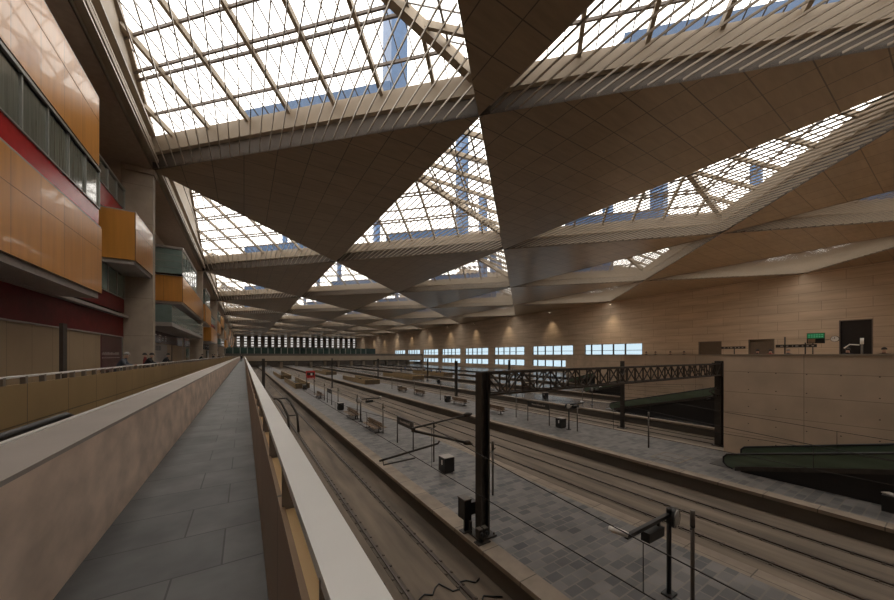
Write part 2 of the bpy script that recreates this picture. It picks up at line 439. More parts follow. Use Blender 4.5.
# escalator in the opening left of the parapet
t = thing('escalator', 'escalator with dark handrail just behind the concrete parapet', 'escalator', (-2.6, 6.4, 0))
for s in (.62, -.62):
    top = WALK + .86
    path = [(s, .0, WALK + .25)] + [(s, -.15 + .33 * math.sin(a), top - .33 + .33 * math.cos(a)) for a in [PI * .5 * q for q in (1.6, 1.2, .8, .4, 0)]] + [(s, -3.2, top), (s, -4.6, top - .35), (s, -12, top - 4.3)]
    MB().tube(path, .045, 8).build('handrail', M['black'], t)
    MB().extr_x([(-.1, WALK), (-.1, top - .08), (-3.2, top - .08), (-4.6, top - .43), (-12, top - 4.38), (-12, top - 5.3), (-4.6, WALK - .45), (-3.2, WALK)], s - .015, s + .015).build('balustrade', M['gold_shaded'], t)
MB().extr_x([(0, WALK - .02), (-3.2, WALK - .02), (-4.6, WALK - .35), (-12.4, .0), (-11, 0), (-4.2, WALK - 1.0), (0, WALK - .7)], -.55, .55).build('steps', M['belt'], t)
B(-.75, .75, 0, 2.4, WALK - .7, WALK - .02).build('landing_plate', M['belt'], t)
B(-.7, .7, .2, 2.2, 0, WALK - .7).build('landing_support', M['iron'], t)

# ------------------------------------------------------------------ left facade
XW = -10.4
XS = -9.2
struct('wall_left', B(XW - .5, XW - .04, Y0, Y1, BED, ROOF), M['wall_plain'])
XF = -7.1
def eyez(z): return E + z
# columns
YC = [39.7 + 42.5 * k for k in range(7)]
c0 = thing('concrete_column', 'tall board-marked concrete column between the overhanging orange boxes, nearest the camera', 'column', (0, YC[0], WALK), 0, 'concrete columns of the left facade')
B(XS, XF, 0, .9, 0, ROOF - WALK).build('shaft', M['column'], c0)
B(XS, XF + .12, -.12, 1.02, ROOF - WALK - .5, ROOF - WALK - .02).build('bearing', M['wall_plain'], c0)
for k in range(1, 7):
    dup(c0, (0, YC[k], WALK), 0, 'tall concrete column of the left facade, %s' % nth(k))

def orange_box(y0, y1, z0, z1, label, slab=True):
    t = thing('bay_box', label, 'bay box', (XF, y0, eyez(z0)), 0, 'orange boxes projecting from the left facade')
    h = z1 - z0; n = y1 - y0; d = XF - XW
    MB().box(-.06, 0, 0, n, 0, h).build('front_panel', M['orange'], t)
    B(-d, -.06, 0, .06, 0, h).build('end_panel', M['orange_end'], t)
    B(-d, -.06, n - .06, n, 0, h).build('end_panel', M['orange_end'], t)
    B(-d, -.02, .02, n - .02, h - .06, h + .1).build('roof_slab', M['slab_grey'], t)
    B(-d, -.12, .12, n - .12, -.32, .02).build('soffit_slab', M['slab_grey'], t)
    B(-.08, .006, -.01, n + .01, h * .66, h * .66 + .012).build('joint_line', M['orange_end'], t)
    return t
def window_band(y0, y1, z0, z1, x, label, sill=.9, pane='window_dark', step=2.0, red='red_bright', d=.12):
    t = thing('window_band', label, 'window', (x, y0, eyez(z0)), 0, 'window bands of the left facade')
    h = z1 - z0; n = y1 - y0
    if sill: B(-.05, .0, 0, n, 0, sill).build('red_panel', M[red], t)
    k = max(1, round(n / step)); s = n / k
    for q in range(k):
        B(-.04, -.02, q * s + .04, (q + 1) * s - .04, sill + .06, h - .08).build('pane', M[pane], t)
    f = MB()
    for q in range(k + 1): f.box(-.06, .05, q * s - .05, q * s + .05, sill, h)
    f.box(-.06, .06, 0, n, sill, sill + .07); f.box(-.06, .1, 0, n, h - .12, h + .02)
    f.build('frame', M['frame_grey'], t)
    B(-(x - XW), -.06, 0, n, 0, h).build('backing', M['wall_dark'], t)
    return t
orange_box(10, 27.0, 3.6, 7.4, 'long orange veneer box nearest the camera on the lower storey')
orange_box(10, 26.6, 10.9, 14.8, 'long pale orange box at the upper left, above the window band')
window_band(10, 16.2, 7.5, 10.8, -7.2, 'window band with red sill at the left picture edge, between two orange boxes', 1.0)
window_band(17.1, 26.9, 7.5, 10.8, -7.2, 'window band of five panes with bright red sill between the two near orange boxes', 1.0)
t = thing('pier', 'narrow grey pier between the two window bands at the left edge', 'pier', (-7.25, 16.2, eyez(7.5)))
B(-1.6, .12, 0, .9, 0, 3.3).build('shaft', M['post_grey'], t); B(-1.6, .18, -.05, .95, 3.1, 3.3).build('head', M['post_grey'], t)
orange_box(34.1, 39.68, 7.3, 11.0, 'short orange box on the middle storey beside the nearest column')
window_band(27.2, 39.6, 11.2, 14.6, -9.0, 'recessed upper window band with red panels above the short orange box', 1.6)
window_band(27.2, 39.6, 3.7, 7.1, -9.0, 'recessed window band with dark red panel below the short orange box', 1.2, red='red_panel', pane='teal_pane')
orange_box(57, 82.0, 7.25, 10.7, 'orange box above the teal glass balcony')
def glass_bay(y0, y1, z0, z1, label):
    t = thing('glass_bay', label, 'glass bay', (XF, y0, eyez(z0)), 0, 'glazed bays of the left facade')
    n = y1 - y0; h = z1 - z0; d = XF - XW
    k = max(2, round(n / 2.6)); s = n / k
    for q in range(k): B(-.06, -.02, q * s + .04, (q + 1) * s - .04, .05, h - .1).build('pane', M['teal_pane'], t)
    B(-d, -.06, .02, .06, .05, h - .1).build('end_pane', M['teal_pane'], t)
    f = MB()
    for q in range(k + 1): f.box(-.07, .02, q * s - .04, q * s + .04, 0, h)
    for q in range(1, 4): f.box(-d, -.04, -.01, .02, h * q / 4 - .02, h * q / 4 + .02)
    f.box(-.07, .03, 0, n, h - .1, h + .0); f.build('frame', M['frame_grey'], t)
    B(-d, .08, -.08, n + .08, h, h + .28).build('roof_slab', M['slab_grey'], t)
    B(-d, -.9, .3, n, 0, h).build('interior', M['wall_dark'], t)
    return t
glass_bay(56.6, 72, 10.9, 14.3, 'teal glazed bay standing on the orange box over the glass balcony')
def balcony(y0, y1, z0, label):
    t = thing('balcony', label, 'balcony', (XF, y0, eyez(z0)), 0, 'glass balconies of the left facade')
    n = y1 - y0; d = XF - XW
    B(-d, 0, 0, n, -.45, 0).build('slab', M['slab_grey'], t)
    B(-.04, -.01, 0, n, 0, 2.0).build('glass_front', M['teal_pane'], t)
    B(-d, -.04, 0, .03, 0, 2.0).build('glass_end', M['teal_pane'], t)
    B(-.06, .02, -.02, n, 2.0, 2.06).build('handrail', M['frame_grey'], t)
    B(-d, -d + .1, .1, n, .0, 3.3).build('red_back_panel', M['red_panel'], t)
    return t
balcony(49, 81.5, 3.8, 'teal glass balcony over the shops, nearest the camera')
for k in range(2, 8):
    yb = YC[k - 1] + 2.6
    orange_box(yb + 3, yb + 17, 7.3, 11, 'orange box on the middle storey past the %s column' % ORD[k - 1 if k > 1 else 0])
    if k % 2 == 0:
        orange_box(yb + 18, yb + 38, 3.6, 7.2, 'low orange box farther back, past the %s column' % ORD[k - 1])
        window_band(yb + 18, yb + 39, 7.6, 10.9, -7.6, 'window band with red sill past the %s column' % ORD[k - 1], 1.0)
    else:
        balcony(yb + 14, yb + 38, 3.8, 'teal glass balcony past the %s column' % ORD[k - 1])
        orange_box(yb + 19, yb + 39, 10.9, 14.6, 'high orange box past the %s column' % ORD[k - 1])
    glass_bay(yb + 3, yb + 14, 11.2, 14.3, 'teal glazed bay on the orange box past the %s column' % ORD[k - 1])
# shops
t = thing('shop_front', 'beige panelled shop front under the red band, at the left edge', 'shop front', (XS, 0, WALK))
B(-1.1, .06, 8, 34.5, 0, 3.25).build('panel', M['shop_wall'], t)
B(0, .16, 8, 39.6, 3.2, 3.28).build('sill', M['slab_grey'], t)
t = thing('fascia_band', 'dark red glossy band above the beige shop panels', 'fascia', (XS, 8, eyez(1.6)))
B(-1.1, .14, 0, 31.6, 0, 1.65).build('panel', M['red_panel'], t)
tx = MB()
for r_ in range(3):
    for q in range(14): tx.box(.14, .145, 9.6 + q * .42, 9.6 + q * .42 + random.uniform(.12, .34), .35 + r_ * .33, .37 + r_ * .33)
B(0, .5, 10, 31.6, 1.66, 1.86).build('ledge', M['slab_grey'], t)
t = thing('poster', 'maroon poster with two pale lines of lettering beside the glass door', 'poster', (XS, 34.6, eyez(-1.3)))
pb_ = B(-1.1, .08, 0, 4.8, 0, 2.85).build('board', M['red_dark'], t)
lt = MB(); rnd = random.Random(3)
y = .15
while y < 4.1:
    wd = rnd.uniform(.1, .24); lt.box(.08, .085, y, y + wd, 1.32, 1.48 + rnd.choice((0, .05))); y += wd + .07
lt.build('lettering', M['shop_pale'], pb_)
lt = MB(); y = .15
while y < 4.3:
    wd = rnd.uniform(.07, .14); lt.box(.08, .085, y, y + wd, 1.05, 1.12); y += wd + .08
lt.build('small_lettering', M['shop_pale'], pb_)
t = thing('glass_door', 'tall dark glass door between the maroon poster and the column', 'door', (XS, 39.5, WALK))
B(-1.1, .05, 0, 2.4, 0, 3.2).build('pane', M['teal_dark'], t)
f = MB()
for y in (0, 1.2, 2.4): f.box(0, .12, y - .05, y + .05, 0, 3.2)
f.box(0, .12, 0, 2.4, 3.1, 3.2); f.build('frame', M['frame_grey'], t)
for k in range(7):
    ya = YC[k] + 2.6; yb = ya + 39.6
    if yb > 330: yb = 330
    t = thing('shop_front', 'shop with maroon fascia and pale board behind the barrier, past the %s column' % ORD[k], 'shop front', (XW, ya, WALK), 0, 'shops of the left corridor')
    n = yb - ya
    B(0, .06, 0, n, 0, 3.6).build('panel', M['shop_wall'], t)
    fs_ = B(0, .14, 0, n, 3.35, 5.0).build('fascia', M['red_dark'], t)
    bd_ = B(.06, .12, n * .16, n * .62, .2, 3.2).build('board', M['shop_pale'], t)
    lt = MB(); y = n * .18
    while y < n * .52:
        wd = rnd.uniform(.35, .9); lt.box(.12, .125, y, y + wd, 2.3, 2.95); y += wd + rnd.choice((.2, .25, .9))
    lt.build('lettering', M['dark_sign'], bd_)
    lt = MB()
    for q in range(11):
        y = 1.2 + q * n * .055
        for r_ in range(3):
            if rnd.random() < .75: lt.box(.14, .145, y, y + rnd.uniform(.5, 1.5), 3.75 + r_ * .33, 3.88 + r_ * .33)
    lt.build('fascia_glints', M['white'], fs_)  # white reflections on the maroon band, built as blocks
    B(.06, .14, n * .05, n * .15, 0, 3.2).build('glass_door', M['teal_dark'], t)
    B(.06, .14, n * .72, n * .73, 0, 3.3).build('door_post', M['purlin'], t)
t = thing('totem_post', 'slim dark upright standing behind the barrier at left', 'post', (-5.6, 17.5, WALK))
B(-.05, .05, -.16, .16, 0, 2.8).build('blade', M['iron_brown'], t); B(-.15, .15, -.25, .25, 0, .03).build('base_plate', M['iron'], t)

# ------------------------------------------------------------------ right hand wall, deck, far wall
XB = XR
WIN = [(51.0 + 23.8 * k, 70.2 + 23.8 * k) for k in range(8)]
wm = MB()
def wall_cells(mb, x0, x1, y0, y1, z0, z1, holes):
    ys = sorted({y0, y1, *[h[0] for h in holes], *[h[1] for h in holes]}); zs = sorted({z0, z1, *[h[2] for h in holes], *[h[3] for h in holes]})
    for a, b in zip(ys, ys[1:]):
        run = None
        for c, d in zip(zs, zs[1:]):
            if any(h[0] <= a and b <= h[1] and h[2] <= c and d <= h[3] for h in holes):
                if run: mb.box(x0, x1, a, b, run[0], run[1]); run = None
            else:
                run = (run[0], d) if run else (c, d)
        if run: mb.box(x0, x1, a, b, run[0], run[1])
HU, HL = (eyez(.1), eyez(3.5)), (eyez(-4.4), eyez(-1.9))
holes = [(a, b, *HU) for a, b in WIN] + [(a, b, *HL) for a, b in WIN[1:]]
DOORS = [(9.6, 13.7, eyez(-1.3), eyez(6.8), 'door_dark'), (22.9, 27.3, eyez(-1.3), eyez(3.6), 'door_brown'), (32.3, 37.1, eyez(-1.3), eyez(3.4), 'door_brown')]
holes += [d[:4] for d in DOORS]
wall_cells(wm, XB, XB + .6, Y0, Y1, BED, ROOF, holes)
struct('wall_right', wm, M['wall_stone'])
for n_, (a, b) in enumerate(WIN):
    for lv, (z0, z1) in enumerate((HU, HL)):
        if lv and n_ == 0: continue
        f = MB(); k = 5
        for q in range(k + 1):
            y = a + (b - a) * (q + (.35 if 0 < q < k else 0)) / k if q < k else b
            f.box(XB + .1, XB + .4, y - .2, y + .2, z0, z1)
        f.box(XB + .1, XB + .3, a, b, z0, z0 + .08); f.box(XB + .1, XB + .3, a, b, z1 - .08, z1)
        if lv == 0: f.box(XB + .2, XB + .26, a, b, z0 + (z1 - z0) * .38, z0 + (z1 - z0) * .42)
        w_ = struct('window_%d' % (n_ * 2 + lv + 1), f, M['iron'])
        MB().quad((XB + .25, a, z0), (XB + .25, b, z0), (XB + .25, b, z1), (XB + .25, a, z1)).build('pane', M['win_glass'], w_)
for n_, (a, b, z0, z1, m) in enumerate(DOORS):
    dr = struct('door_%d' % (n_ + 1), B(XB + .3, XB + .4, a, b, z0, z1), M[m])
    fr = MB().box(XB + .0, XB + .3, a, a + .15, z0, z1).box(XB + .0, XB + .3, b - .15, b, z0, z1).box(XB, XB + .3, a, b, z1 - .15, z1); fr.build('door_frame', M['purlin'], dr)
# houses seen through the lower windows are blown out by daylight; only the sky is there
DK = [(25.9, 38, 8.3), (38, 50, 21.6), (50, 63.5, 33.3), (63.5, 77, 46.7), (77, 88, 58), (88, XR, 69)]
FD = E - 1.3
for i, (a, b, y) in enumerate(DK):
    s = struct('wall_deck', B(a, b, Y0, y, BED, FD), M['wall_block'])
    px = MB().box(a, a + .3, Y0, y, FD, E - .03).box(a + .3, b, y - .3, y, FD, E - .03)
    px.build('parapet', M['wall_block'], s)
    MB().box(a - .04, a + .34, Y0, y + .04, E - .03, E + .05).box(a + .34, b, y - .34, y + .04, E - .03, E + .05).build('coping', M['fascia'], s)
    tie = MB()
    if i < 2:
        yy = y - 1.2
        while yy > y - 22:
            for q in range(5): tie.box(a - .012, a, yy - .025, yy + .025, .9 + q * 1.03, .95 + q * 1.03)
            yy -= 1.2
        tie.build('tie_hole', M['track_edge'], s)['kind'] = 'stuff'
# far wall with strips of louvred windows
fw = MB(); holes = []
NW = 20; sp = (XR - XL) / NW
for k in range(NW):
    x = XL + k * sp + .35 * sp
    holes.append((x, x + .40 * sp, E + 5.0, E + 16.6))
xs = sorted({-9.6, XR + .6, *[h[0] for h in holes], *[h[1] for h in holes]})
for a, b in zip(xs, xs[1:]):
    if any(h[0] <= a and b <= h[1] for h in holes):
        fw.box(a, b, Y1, Y1 + .6, BED, E + 5.0); fw.box(a, b, Y1, Y1 + .6, E + 16.6, ROOF + 9)
    else: fw.box(a, b, Y1, Y1 + .6, BED, ROOF + 9)
struct('wall_far', fw, M['wall_dark'])
for k, h in enumerate(holes):
    lv = MB()
    for q in range(6):
        z = E + 5.0 + 11.6 * q / 5 ; lv.box(h[0], h[1], Y1 + .1, Y1 + .5, z - .5, z + .5)
    w_ = struct('window_%d' % (20 + k), lv, M['wall_dark'])
    MB().quad((h[0], Y1 + .3, h[2]), (h[1], Y1 + .3, h[2]), (h[1], Y1 + .3, h[3]), (h[0], Y1 + .3, h[3])).build('pane', M['far_glass'], w_)
struct('wall_near', B(-9.6, XR + .6, Y0 - .6, Y0, BED, ROOF + 9), M['wall_plain'])

# bridge across the far end
t = thing('footbridge', 'beige concourse bridge crossing the tracks at the far end', 'bridge', (0, 190, 0))
B(-9, XR, 0, 14, E - 3.1, E - .4).build('deck', M['fascia'], t)
B(-9, XR, .4, 13, E - .4, E + .7).build('parapet_glass', M['wall_dark'], t)
B(-9, XR - 30, 6, 13, E + .7, E + 3.9).build('glass_gallery', M['teal_dark'], t)
fr = MB()
for k in range(24): fr.box(-8 + k * 3.1, -7.7 + k * 3.1, 5.9, 6.0, E + .7, E + 3.9)
fr.build('gallery_frame', M['frame_grey'], t)
B(-9, XR, 3, 11, E - 3.6, E - 3.1).build('underside_beam', M['iron'], t)
for k in range(12):
    x = 9.4 + k * 7.4
    B(x - .7, x + .7, 3, 5, 0 if any(a < x < b for a, b in PL) else BED, E - 3.6).build('pier', M['fascia'], t)
struct('wall_behind_bridge', B(-9, XR, 214, 214.4, BED, E - .4), M['wall_dark'])

# wall washers high on the right wall
spots = [60, 84, 108, 132, 156, 180, 206, 232, 258, 284]
for i, y in enumerate(spots):
    t = thing('wall_lamp', 'small wall-washer lamp high on the right wall, %s' % nth(i), 'lamp', (XB - .05, y, ROOF - 1.2), 0, 'wall lamps on the right wall')
    MB().bar((0, 0, 0), (-1.6, 0, .25), .08, .08).build('bracket', M['iron'], t)
    MB().tube([(-1.6, 0, .4), (-1.6, 0, .1)], .16, 10).build('lamp_head', M['iron'], t)
    MB().tube([(-1.6, 0, .1), (-1.6, 0, .085)], .13, 10).build('lens', M['downlight'], t)
    ld = bpy.data.lights.new('wall_wash', 'SPOT'); ld.energy = 2600; ld.color = (1, .8, .55); ld.spot_size = 1.5; ld.spot_blend = .9; ld.shadow_soft_size = .12
    lo = bpy.data.objects.new('lamp_light', ld); COL.objects.link(lo); lo.parent = t; lo.location = (-1.6, 0, .0); lo.rotation_euler = (0, math.radians(12), 0)

# ------------------------------------------------------------------ travelators
def travelator(x0, x1, y0, label, zt=0.0, slope=.27, length=15):
    t = thing('travelator', label, 'moving walkway', (x0, y0, 0), 0, 'green travelators on the platforms')
    wd = x1 - x0; e = slope * length
    MB().extr_x([(0, 0), (-length, 0), (-length, e), (0, .06)], .12, wd - .12).build('truss_cladding', M['void'], t)
    B(.3, wd - .3, .0, 1.4, 0, .02).build('landing_plate', M['belt'], t)
    MB().extr_x([(0.0, .06), (-length, e), (-length, e + .08), (0, .12)], .3, wd - .3).build('belt', M['belt'], t)
    for x in (.08, wd - .08):
        b0, tp = .10, .82
        pr = [(0.3, b0)] + [(0.3 + .42 * math.sin(a), (b0 + tp) / 2 - (tp - b0) / 2 * math.cos(a)) for a in (PI * .2, PI * .4, PI * .6, PI * .8)] + [(0.3, tp), (-length, e + tp), (-length, e + b0)]
        MB().extr_x(pr, x - .02, x + .02).build('balustrade_glass', M['green_glass'], t)
        path = [(x, y_, z_) for y_, z_ in reversed(pr[:-1])]
        path = [(x, y_, z_ + (.03 if z_ > .4 else -.02)) for _, y_, z_ in path]
        MB().tube(path, .05, 8).build('handrail', M['black'], t)
        MB().extr_x([(.2, .02), (-length, e + .02), (-length, e + .22), (.2, .24)], x - .07, x + .07).build('skirt', M['iron'], t)
    MB().extr_x([(-.4, .35), (-length, e + .35), (-length, e + .50), (-.4, .50)], wd / 2 - .3, wd / 2 + .3).build('inner_deck', M['belt'], t)
    return t
travelator(21.9, 24.6, 6.35, 'green glazed travelator rising from the second platform, in front of the beige wall')
travelator(34.6, 37.2, 20.6, 'green glazed travelator on the third platform, behind the gantry post')
travelator(47.6, 49.9, 33.0, 'small green travelator on the fourth platform, below the lattice gantry')
travelator(61.0, 63.2, 46.5, 'farthest green travelator, on the fifth platform')
t = thing('litter_bin', 'black bin with pale lid at the foot of the near travelator, right edge', 'bin', (21.45, 1.5, 0))
B(-.25, .25, -.35, .35, 0, .62).build('body', M['black'], t); MB().bar((-.22, -.3, .64), (.22, .3, .64), .3, .04).build('lid', M['shop_pale'], t)
B(.0, .2, -.37, -.35, .2, .45).build('red_mark', M['red_sign'], t)
t = thing('access_cover', 'pale outlined rectangular cover in the paving before the near travelator', 'cover', (21.6, 9.4, 0))
f = MB()
for x0, x1, y0, y1 in ((-.9, .9, -.75, -.69), (-.9, .9, .69, .75), (-.9, -.84, -.75, .75), (.84, .9, -.75, .75), (-.03, .03, -.75, .75)): f.box(x0, x1, y0, y1, 0, .012)
f.build('rim', M['coping'], t); B(-.84, .84, -.69, .69, 0, .006).build('plate', M['paver'], t)

# ------------------------------------------------------------------ gantries and overhead line
def hbeam(mb, h, d=.44, fl=.34):
    mb.box(-d / 2, -d / 2 + .06, -fl / 2, fl / 2, 0, h); mb.box(d / 2 - .06, d / 2, -fl / 2, fl / 2, 0, h); mb.box(-d / 2 + .06, d / 2 - .06, -.05, .05, 0, h)
    return mb
def pylon(x, y, h, label, d=.44, z=0.0):
    t = thing('catenary_mast', label, 'mast', (x, y, z))
    hbeam(MB(), h, d).build('shaft', M['iron'], t)
    B(-.36, .36, -.32, .32, 0, .05).build('base_plate', M['iron'], t)
    bolts = MB()
    for a in (-.29, .29):
        for b in (-.25, .25): bolts.tube([(a, b, .05), (a, b, .12)], .03, 6)
    bolts.build('anchor_bolt', M['iron_brown'], t)
    return t
pylon(6.87, 8.75, 5.52, 'tall dark steel gantry post standing on the nearest platform', .35)
pylon(27.15, 8.95, 5.7, 'dark steel gantry post at the right end of the lattice beam', .5)
g = thing('lattice_gantry', 'long dark lattice beam spanning from the near post to the right post', 'gantry', (7.04, 8.76, 4.76))
g.rotation_euler = (0, 0, math.atan2(.19, 20.0))
ln, hh, dd = 19.86, .74, .36
for y in (-dd / 2, dd / 2):
    for z in (0, hh): MB().bar((0, y, z), (ln, y, z), .075, .075).build('chord', M['iron_brown'], g)
lat = MB(); n = 26; s = ln / n
for k in range(n):
    for y in (-dd / 2, dd / 2):
        lat.bar((k * s, y, 0), (k * s, y, hh), .045, .045)
        lat.bar((k * s, y, 0 if k % 2 else hh), ((k + 1) * s, y, hh if k % 2 else 0), .045, .045)
    for z in (0, hh): lat.bar((k * s, -dd / 2 if k % 2 else dd / 2, z), ((k + 1) * s, dd / 2 if k % 2 else -dd / 2, z), .035, .035)
lat.build('lattice', M['iron_brown'], g)
B(ln - .12, ln, -.28, .28, -.1, hh + .08).build('end_plate', M['iron'], g)
pylon(29.8, 45.0, 5.9, 'slim dark mast standing between the tracks in the distance', .4, BED)
pylon(43.4, 47.0, 5.9, 'thin mast between the third and fourth platforms', .3, BED)
pylon(43.4, 80.0, 5.9, 'far thin mast between the third and fourth platforms', .3, BED)
pylon(29.8, 82.0, 5.9, 'far thin mast between the second and third platforms', .3, BED)
pylon(15.5, 70.0, 6.2, 'thin far mast between the nearest and second platforms', .2, BED)
pylon(30.2, 17.3, 6.3, 'thin dark mast between the tracks below the lattice beam', .16, BED)
pylon(3.0, 68.0, 6.2, 'dark mast beside the walkway handrail in the distance', .5, BED)
def bracket(x, y, z, label, flip=1, sc_=1.0):
    t = thing('overhead_bracket', label, 'bracket', (x, y, z))
    q = lambda a, b, c=0: (-a * flip * sc_, c, b * sc_)
    MB().tube([q(.2, 0), q(2.35, -.22)], .03, 8).build('top_tube', M['iron'], t)
    MB().tube([q(.2, -1.0), q(2.35, -.30)], .04, 8).build('strut', M['iron'], t)
    MB().tube([q(1.45, -.72), q(1.5, -.8), q(3.4, -1.02)], .03, 8).build('steady_tube', M['iron'], t)
    MB().tube([q(3.3, -1.0), q(3.28, -1.15), q(2.3, -1.12)], .022, 8).build('registration_arm', M['iron'], t)
    for a, b in ((.42, -.02), (.42, -.93)):
        MB().tube([q(a - .16, b + (.015 if b > -.5 else -.05)), q(a - .08, b), q(a, b), q(a + .1, b - .0)], [.05, .085, .085, .05], 10).build('insulator', M['iron_brown'], t)
    cl_ = MB().box(-.045, .045, -.04, .04, -.08, .06); o = cl_.build('clamp', M['iron'], t); o.location = q(2.35, -.26)
    return t
bracket(6.62, 8.75, 4.15, 'overhead wire bracket arms reaching left from the near gantry post')
bracket(26.95, 8.93, 3.9, 'small wire bracket on the left side of the right gantry post', 1, .55)
WX = [4.70, 13.95, 17.1, 28.1, 31.4, 41.8, 45.1]
WL = ['over the track below the walkway', 'over the track right of the nearest platform', 'over the track left of the second platform', 'over the track right of the second platform', 'over the track left of the third platform', 'over the track right of the third platform', 'over the track left of the fourth platform']
for i, x in enumerate(WX):
    t = thing('overhead_line', 'thin contact wire with droppers ' + WL[i], 'overhead wire', (x, 0, 0), 0, 'overhead lines')
    zc = 2.8; ys_ = Y0 + 2 if i < 3 else 9.2 if i < 5 else 22.5
    MB().tube([(0, ys_, zc), (0, 186, zc)], .010, 5).build('contact_wire', M['wire'], t)
    sup = [8.4 + 36 * k for k in range(-1, 6)]
    pts = []
    for a, b in zip(sup, sup[1:]):
        for q in range(12):
            u = q / 12; pts.append((0, a + (b - a) * u, zc + 1.15 - 3.4 * u * (1 - u) * .95))
    pts = [p for p in pts if p[1] > ys_ and p[1] < 186]
    MB().tube(pts, .010, 5).build('messenger_wire', M['wire'], t)
    dm = None
    for p in pts[::2][:20]:
        MB().tube([p, (0, p[1], zc)], .008, 4).build('dropper', M['wire'], t)
# frame beside the near track
t = thing('trackside_frame', 'dark bent tube frame beside the near track, left in the distance', 'frame', (2.55, 33, BED))
for x in (.0, .75):
    MB().tube([(x, 0, 2.9), (x + .3, -.2, 2.6), (x + .75, -1.2, 1.5), (x + .8, -1.5, 0)], .10, 8).build('side_tube', M['iron'], t)
MB().tube([(-.3, 0, 2.92), (.85, 0, 2.92)], .06, 8).build('top_tube', M['iron'], t)
MB().tube([(.75, -1.2, 1.5), (1.5, -1.2, 1.5)], .05, 8).build('cross_tube', M['iron'], t)

# ------------------------------------------------------------------ platform furniture
P_ = 'platform furniture'
# equipment at the gantry post
t = thing('signal_cabinet', 'black double signal box on a short post left of the near gantry post', 'signal box', (6.60, 9.25, 0))
B(-.14, .14, -.04, .04, 0, .5).build('post', M['iron'], t)
B(-.26, .02, -.2, .2, .48, 1.14).build('case', M['black'], t); B(-.27, .03, -.22, .22, 1.14, 1.18).build('lid', M['grey_pole'], t)
B(.02, .3, -.18, .2, .6, 1.02).build('side_case', M['black'], t); B(-.1, -.02, -.3, -.2, .15, .45).build('junction_box', M['iron'], t)
B(-.25, .25, -.15, .15, 0, .03).build('foot', M['iron'], t)
t = thing('ground_signal', 'low twin dwarf signal on the platform edge before the near gantry post', 'signal', (6.62, 8.4, 0))
for x in (-.15, .05):
    lc = MB().box(x - .08, x + .08, -.1, .1, .18, .46).build('lamp_case', M['iron'], t)
    MB().tube([(x, -.1, .34), (x, -.2, .36)], .06, 10).build('hood', M['black'], lc)
    B(x - .08, x + .08, -.1, .1, .46, .49).build('case_lid', M['grey_pole'], lc)
B(-.28, .2, -.13, .13, 0, .04).build('foot', M['iron'], t); B(-.05, .0, -.05, .05, .04, .2).build('stem', M['iron'], t)

def arm_post(x, y, label, flip=1, near=False):
    t = thing('camera_post', label, 'camera post', (x, y, 0))
    MB().tube([(0, 0, 0), (0, 0, 2.08)], .055, 10).build('post', M['black'], t)
    B(-.16, .16, -.12, .12, 0, .05).build('foot', M['black'], t)
    MB().bar((.1 * flip, 0, 2.04), (-1.95 * flip, 0, 2.04), .085, .09).build('arm', M['black'], t)
    MB().tube([(-1.9 * flip, -.02, 2.07), (-2.0 * flip, .26, 2.1), (-2.03 * flip, .36, 2.1)], [.06, .08, .05], 10).build('lamp', M['lamp_white'], t)
    MB().bar((-.45 * flip, 0, 1.78), (-1.15 * flip, 0, 1.80), .2, .22).build('monitor_box', M['black'], t)
    B(min(-.55 * flip, -.5 * flip), max(-.55 * flip, -.5 * flip), -.03, .03, 1.85, 2.0).build('hanger', M['black'], t)
    MB().tube([(.16 * flip, .06, 1.93), (.18 * flip, -.10, 1.93)], .25, 20).build('mirror_case', M['black'], t)
    MB().tube([(.18 * flip, -.10, 1.93), (.184 * flip, -.13, 1.93), (.185 * flip, -.14, 1.93)], [.235, .20, .05], 20).build('mirror_lens', M['lens'], t)
    MB().tube([(0, 0, 2.06), (0, 0, 2.2)], .06, 8).build('cap', M['black'], t)
    return t
arm_post(9.19, 4.06, 'black camera post with long arm on the nearest platform, foreground')
arm_post(9.1, 29.6, 'dark camera post with arm beside the two wooden benches, nearest platform', -1)
arm_post(22.6, 17.4, 'dark camera post with arm on the second platform', -1)
arm_post(36.2, 24.5, 'dark camera post with arm on the third platform', -1)

def pole_thing(label):
    t = thing('platform_pole', label, 'pole', (0, 0, 0), 0, 'thin poles on the platforms')
    MB().tube([(0, 0, 0), (0, 0, 1.95)], .045, 8).build('shaft', M['grey_pole'], t)
    MB().tube([(0, 0, 1.95), (0, 0, 2.35)], .055, 8).build('sleeve', M['grey_pole'], t)
    MB().bar((-.1, 0, 1.92), (.2, .05, 2.02), .03, .03).build('clamp', M['iron'], t)
    return t
pole0 = None
for pi, (px, ys) in enumerate(((9.2, (3.55, 11.0, 16.2, 24.2, 31.0, 38.5, 46, 53.5, 61, 70)), (22.6, (11.2, 16.6, 23.5, 30, 38, 46, 55, 65)), (36.4, (15.5, 26, 36, 46, 58, 70)), (50.2, (42, 52, 62, 72, 84, 98, 112)), (64, (56, 68, 80, 94, 110)))):
    for i, y in enumerate(ys):
        lab = 'thin grey pole on the %s platform, %s' % (ORD[pi], nth(i))
        if pole0 is None: pole0 = pole_thing(lab); o = pole0
        else: o = dup(pole0, (0, 0, 0), 0, lab)
        o.location = (px, y, 0)

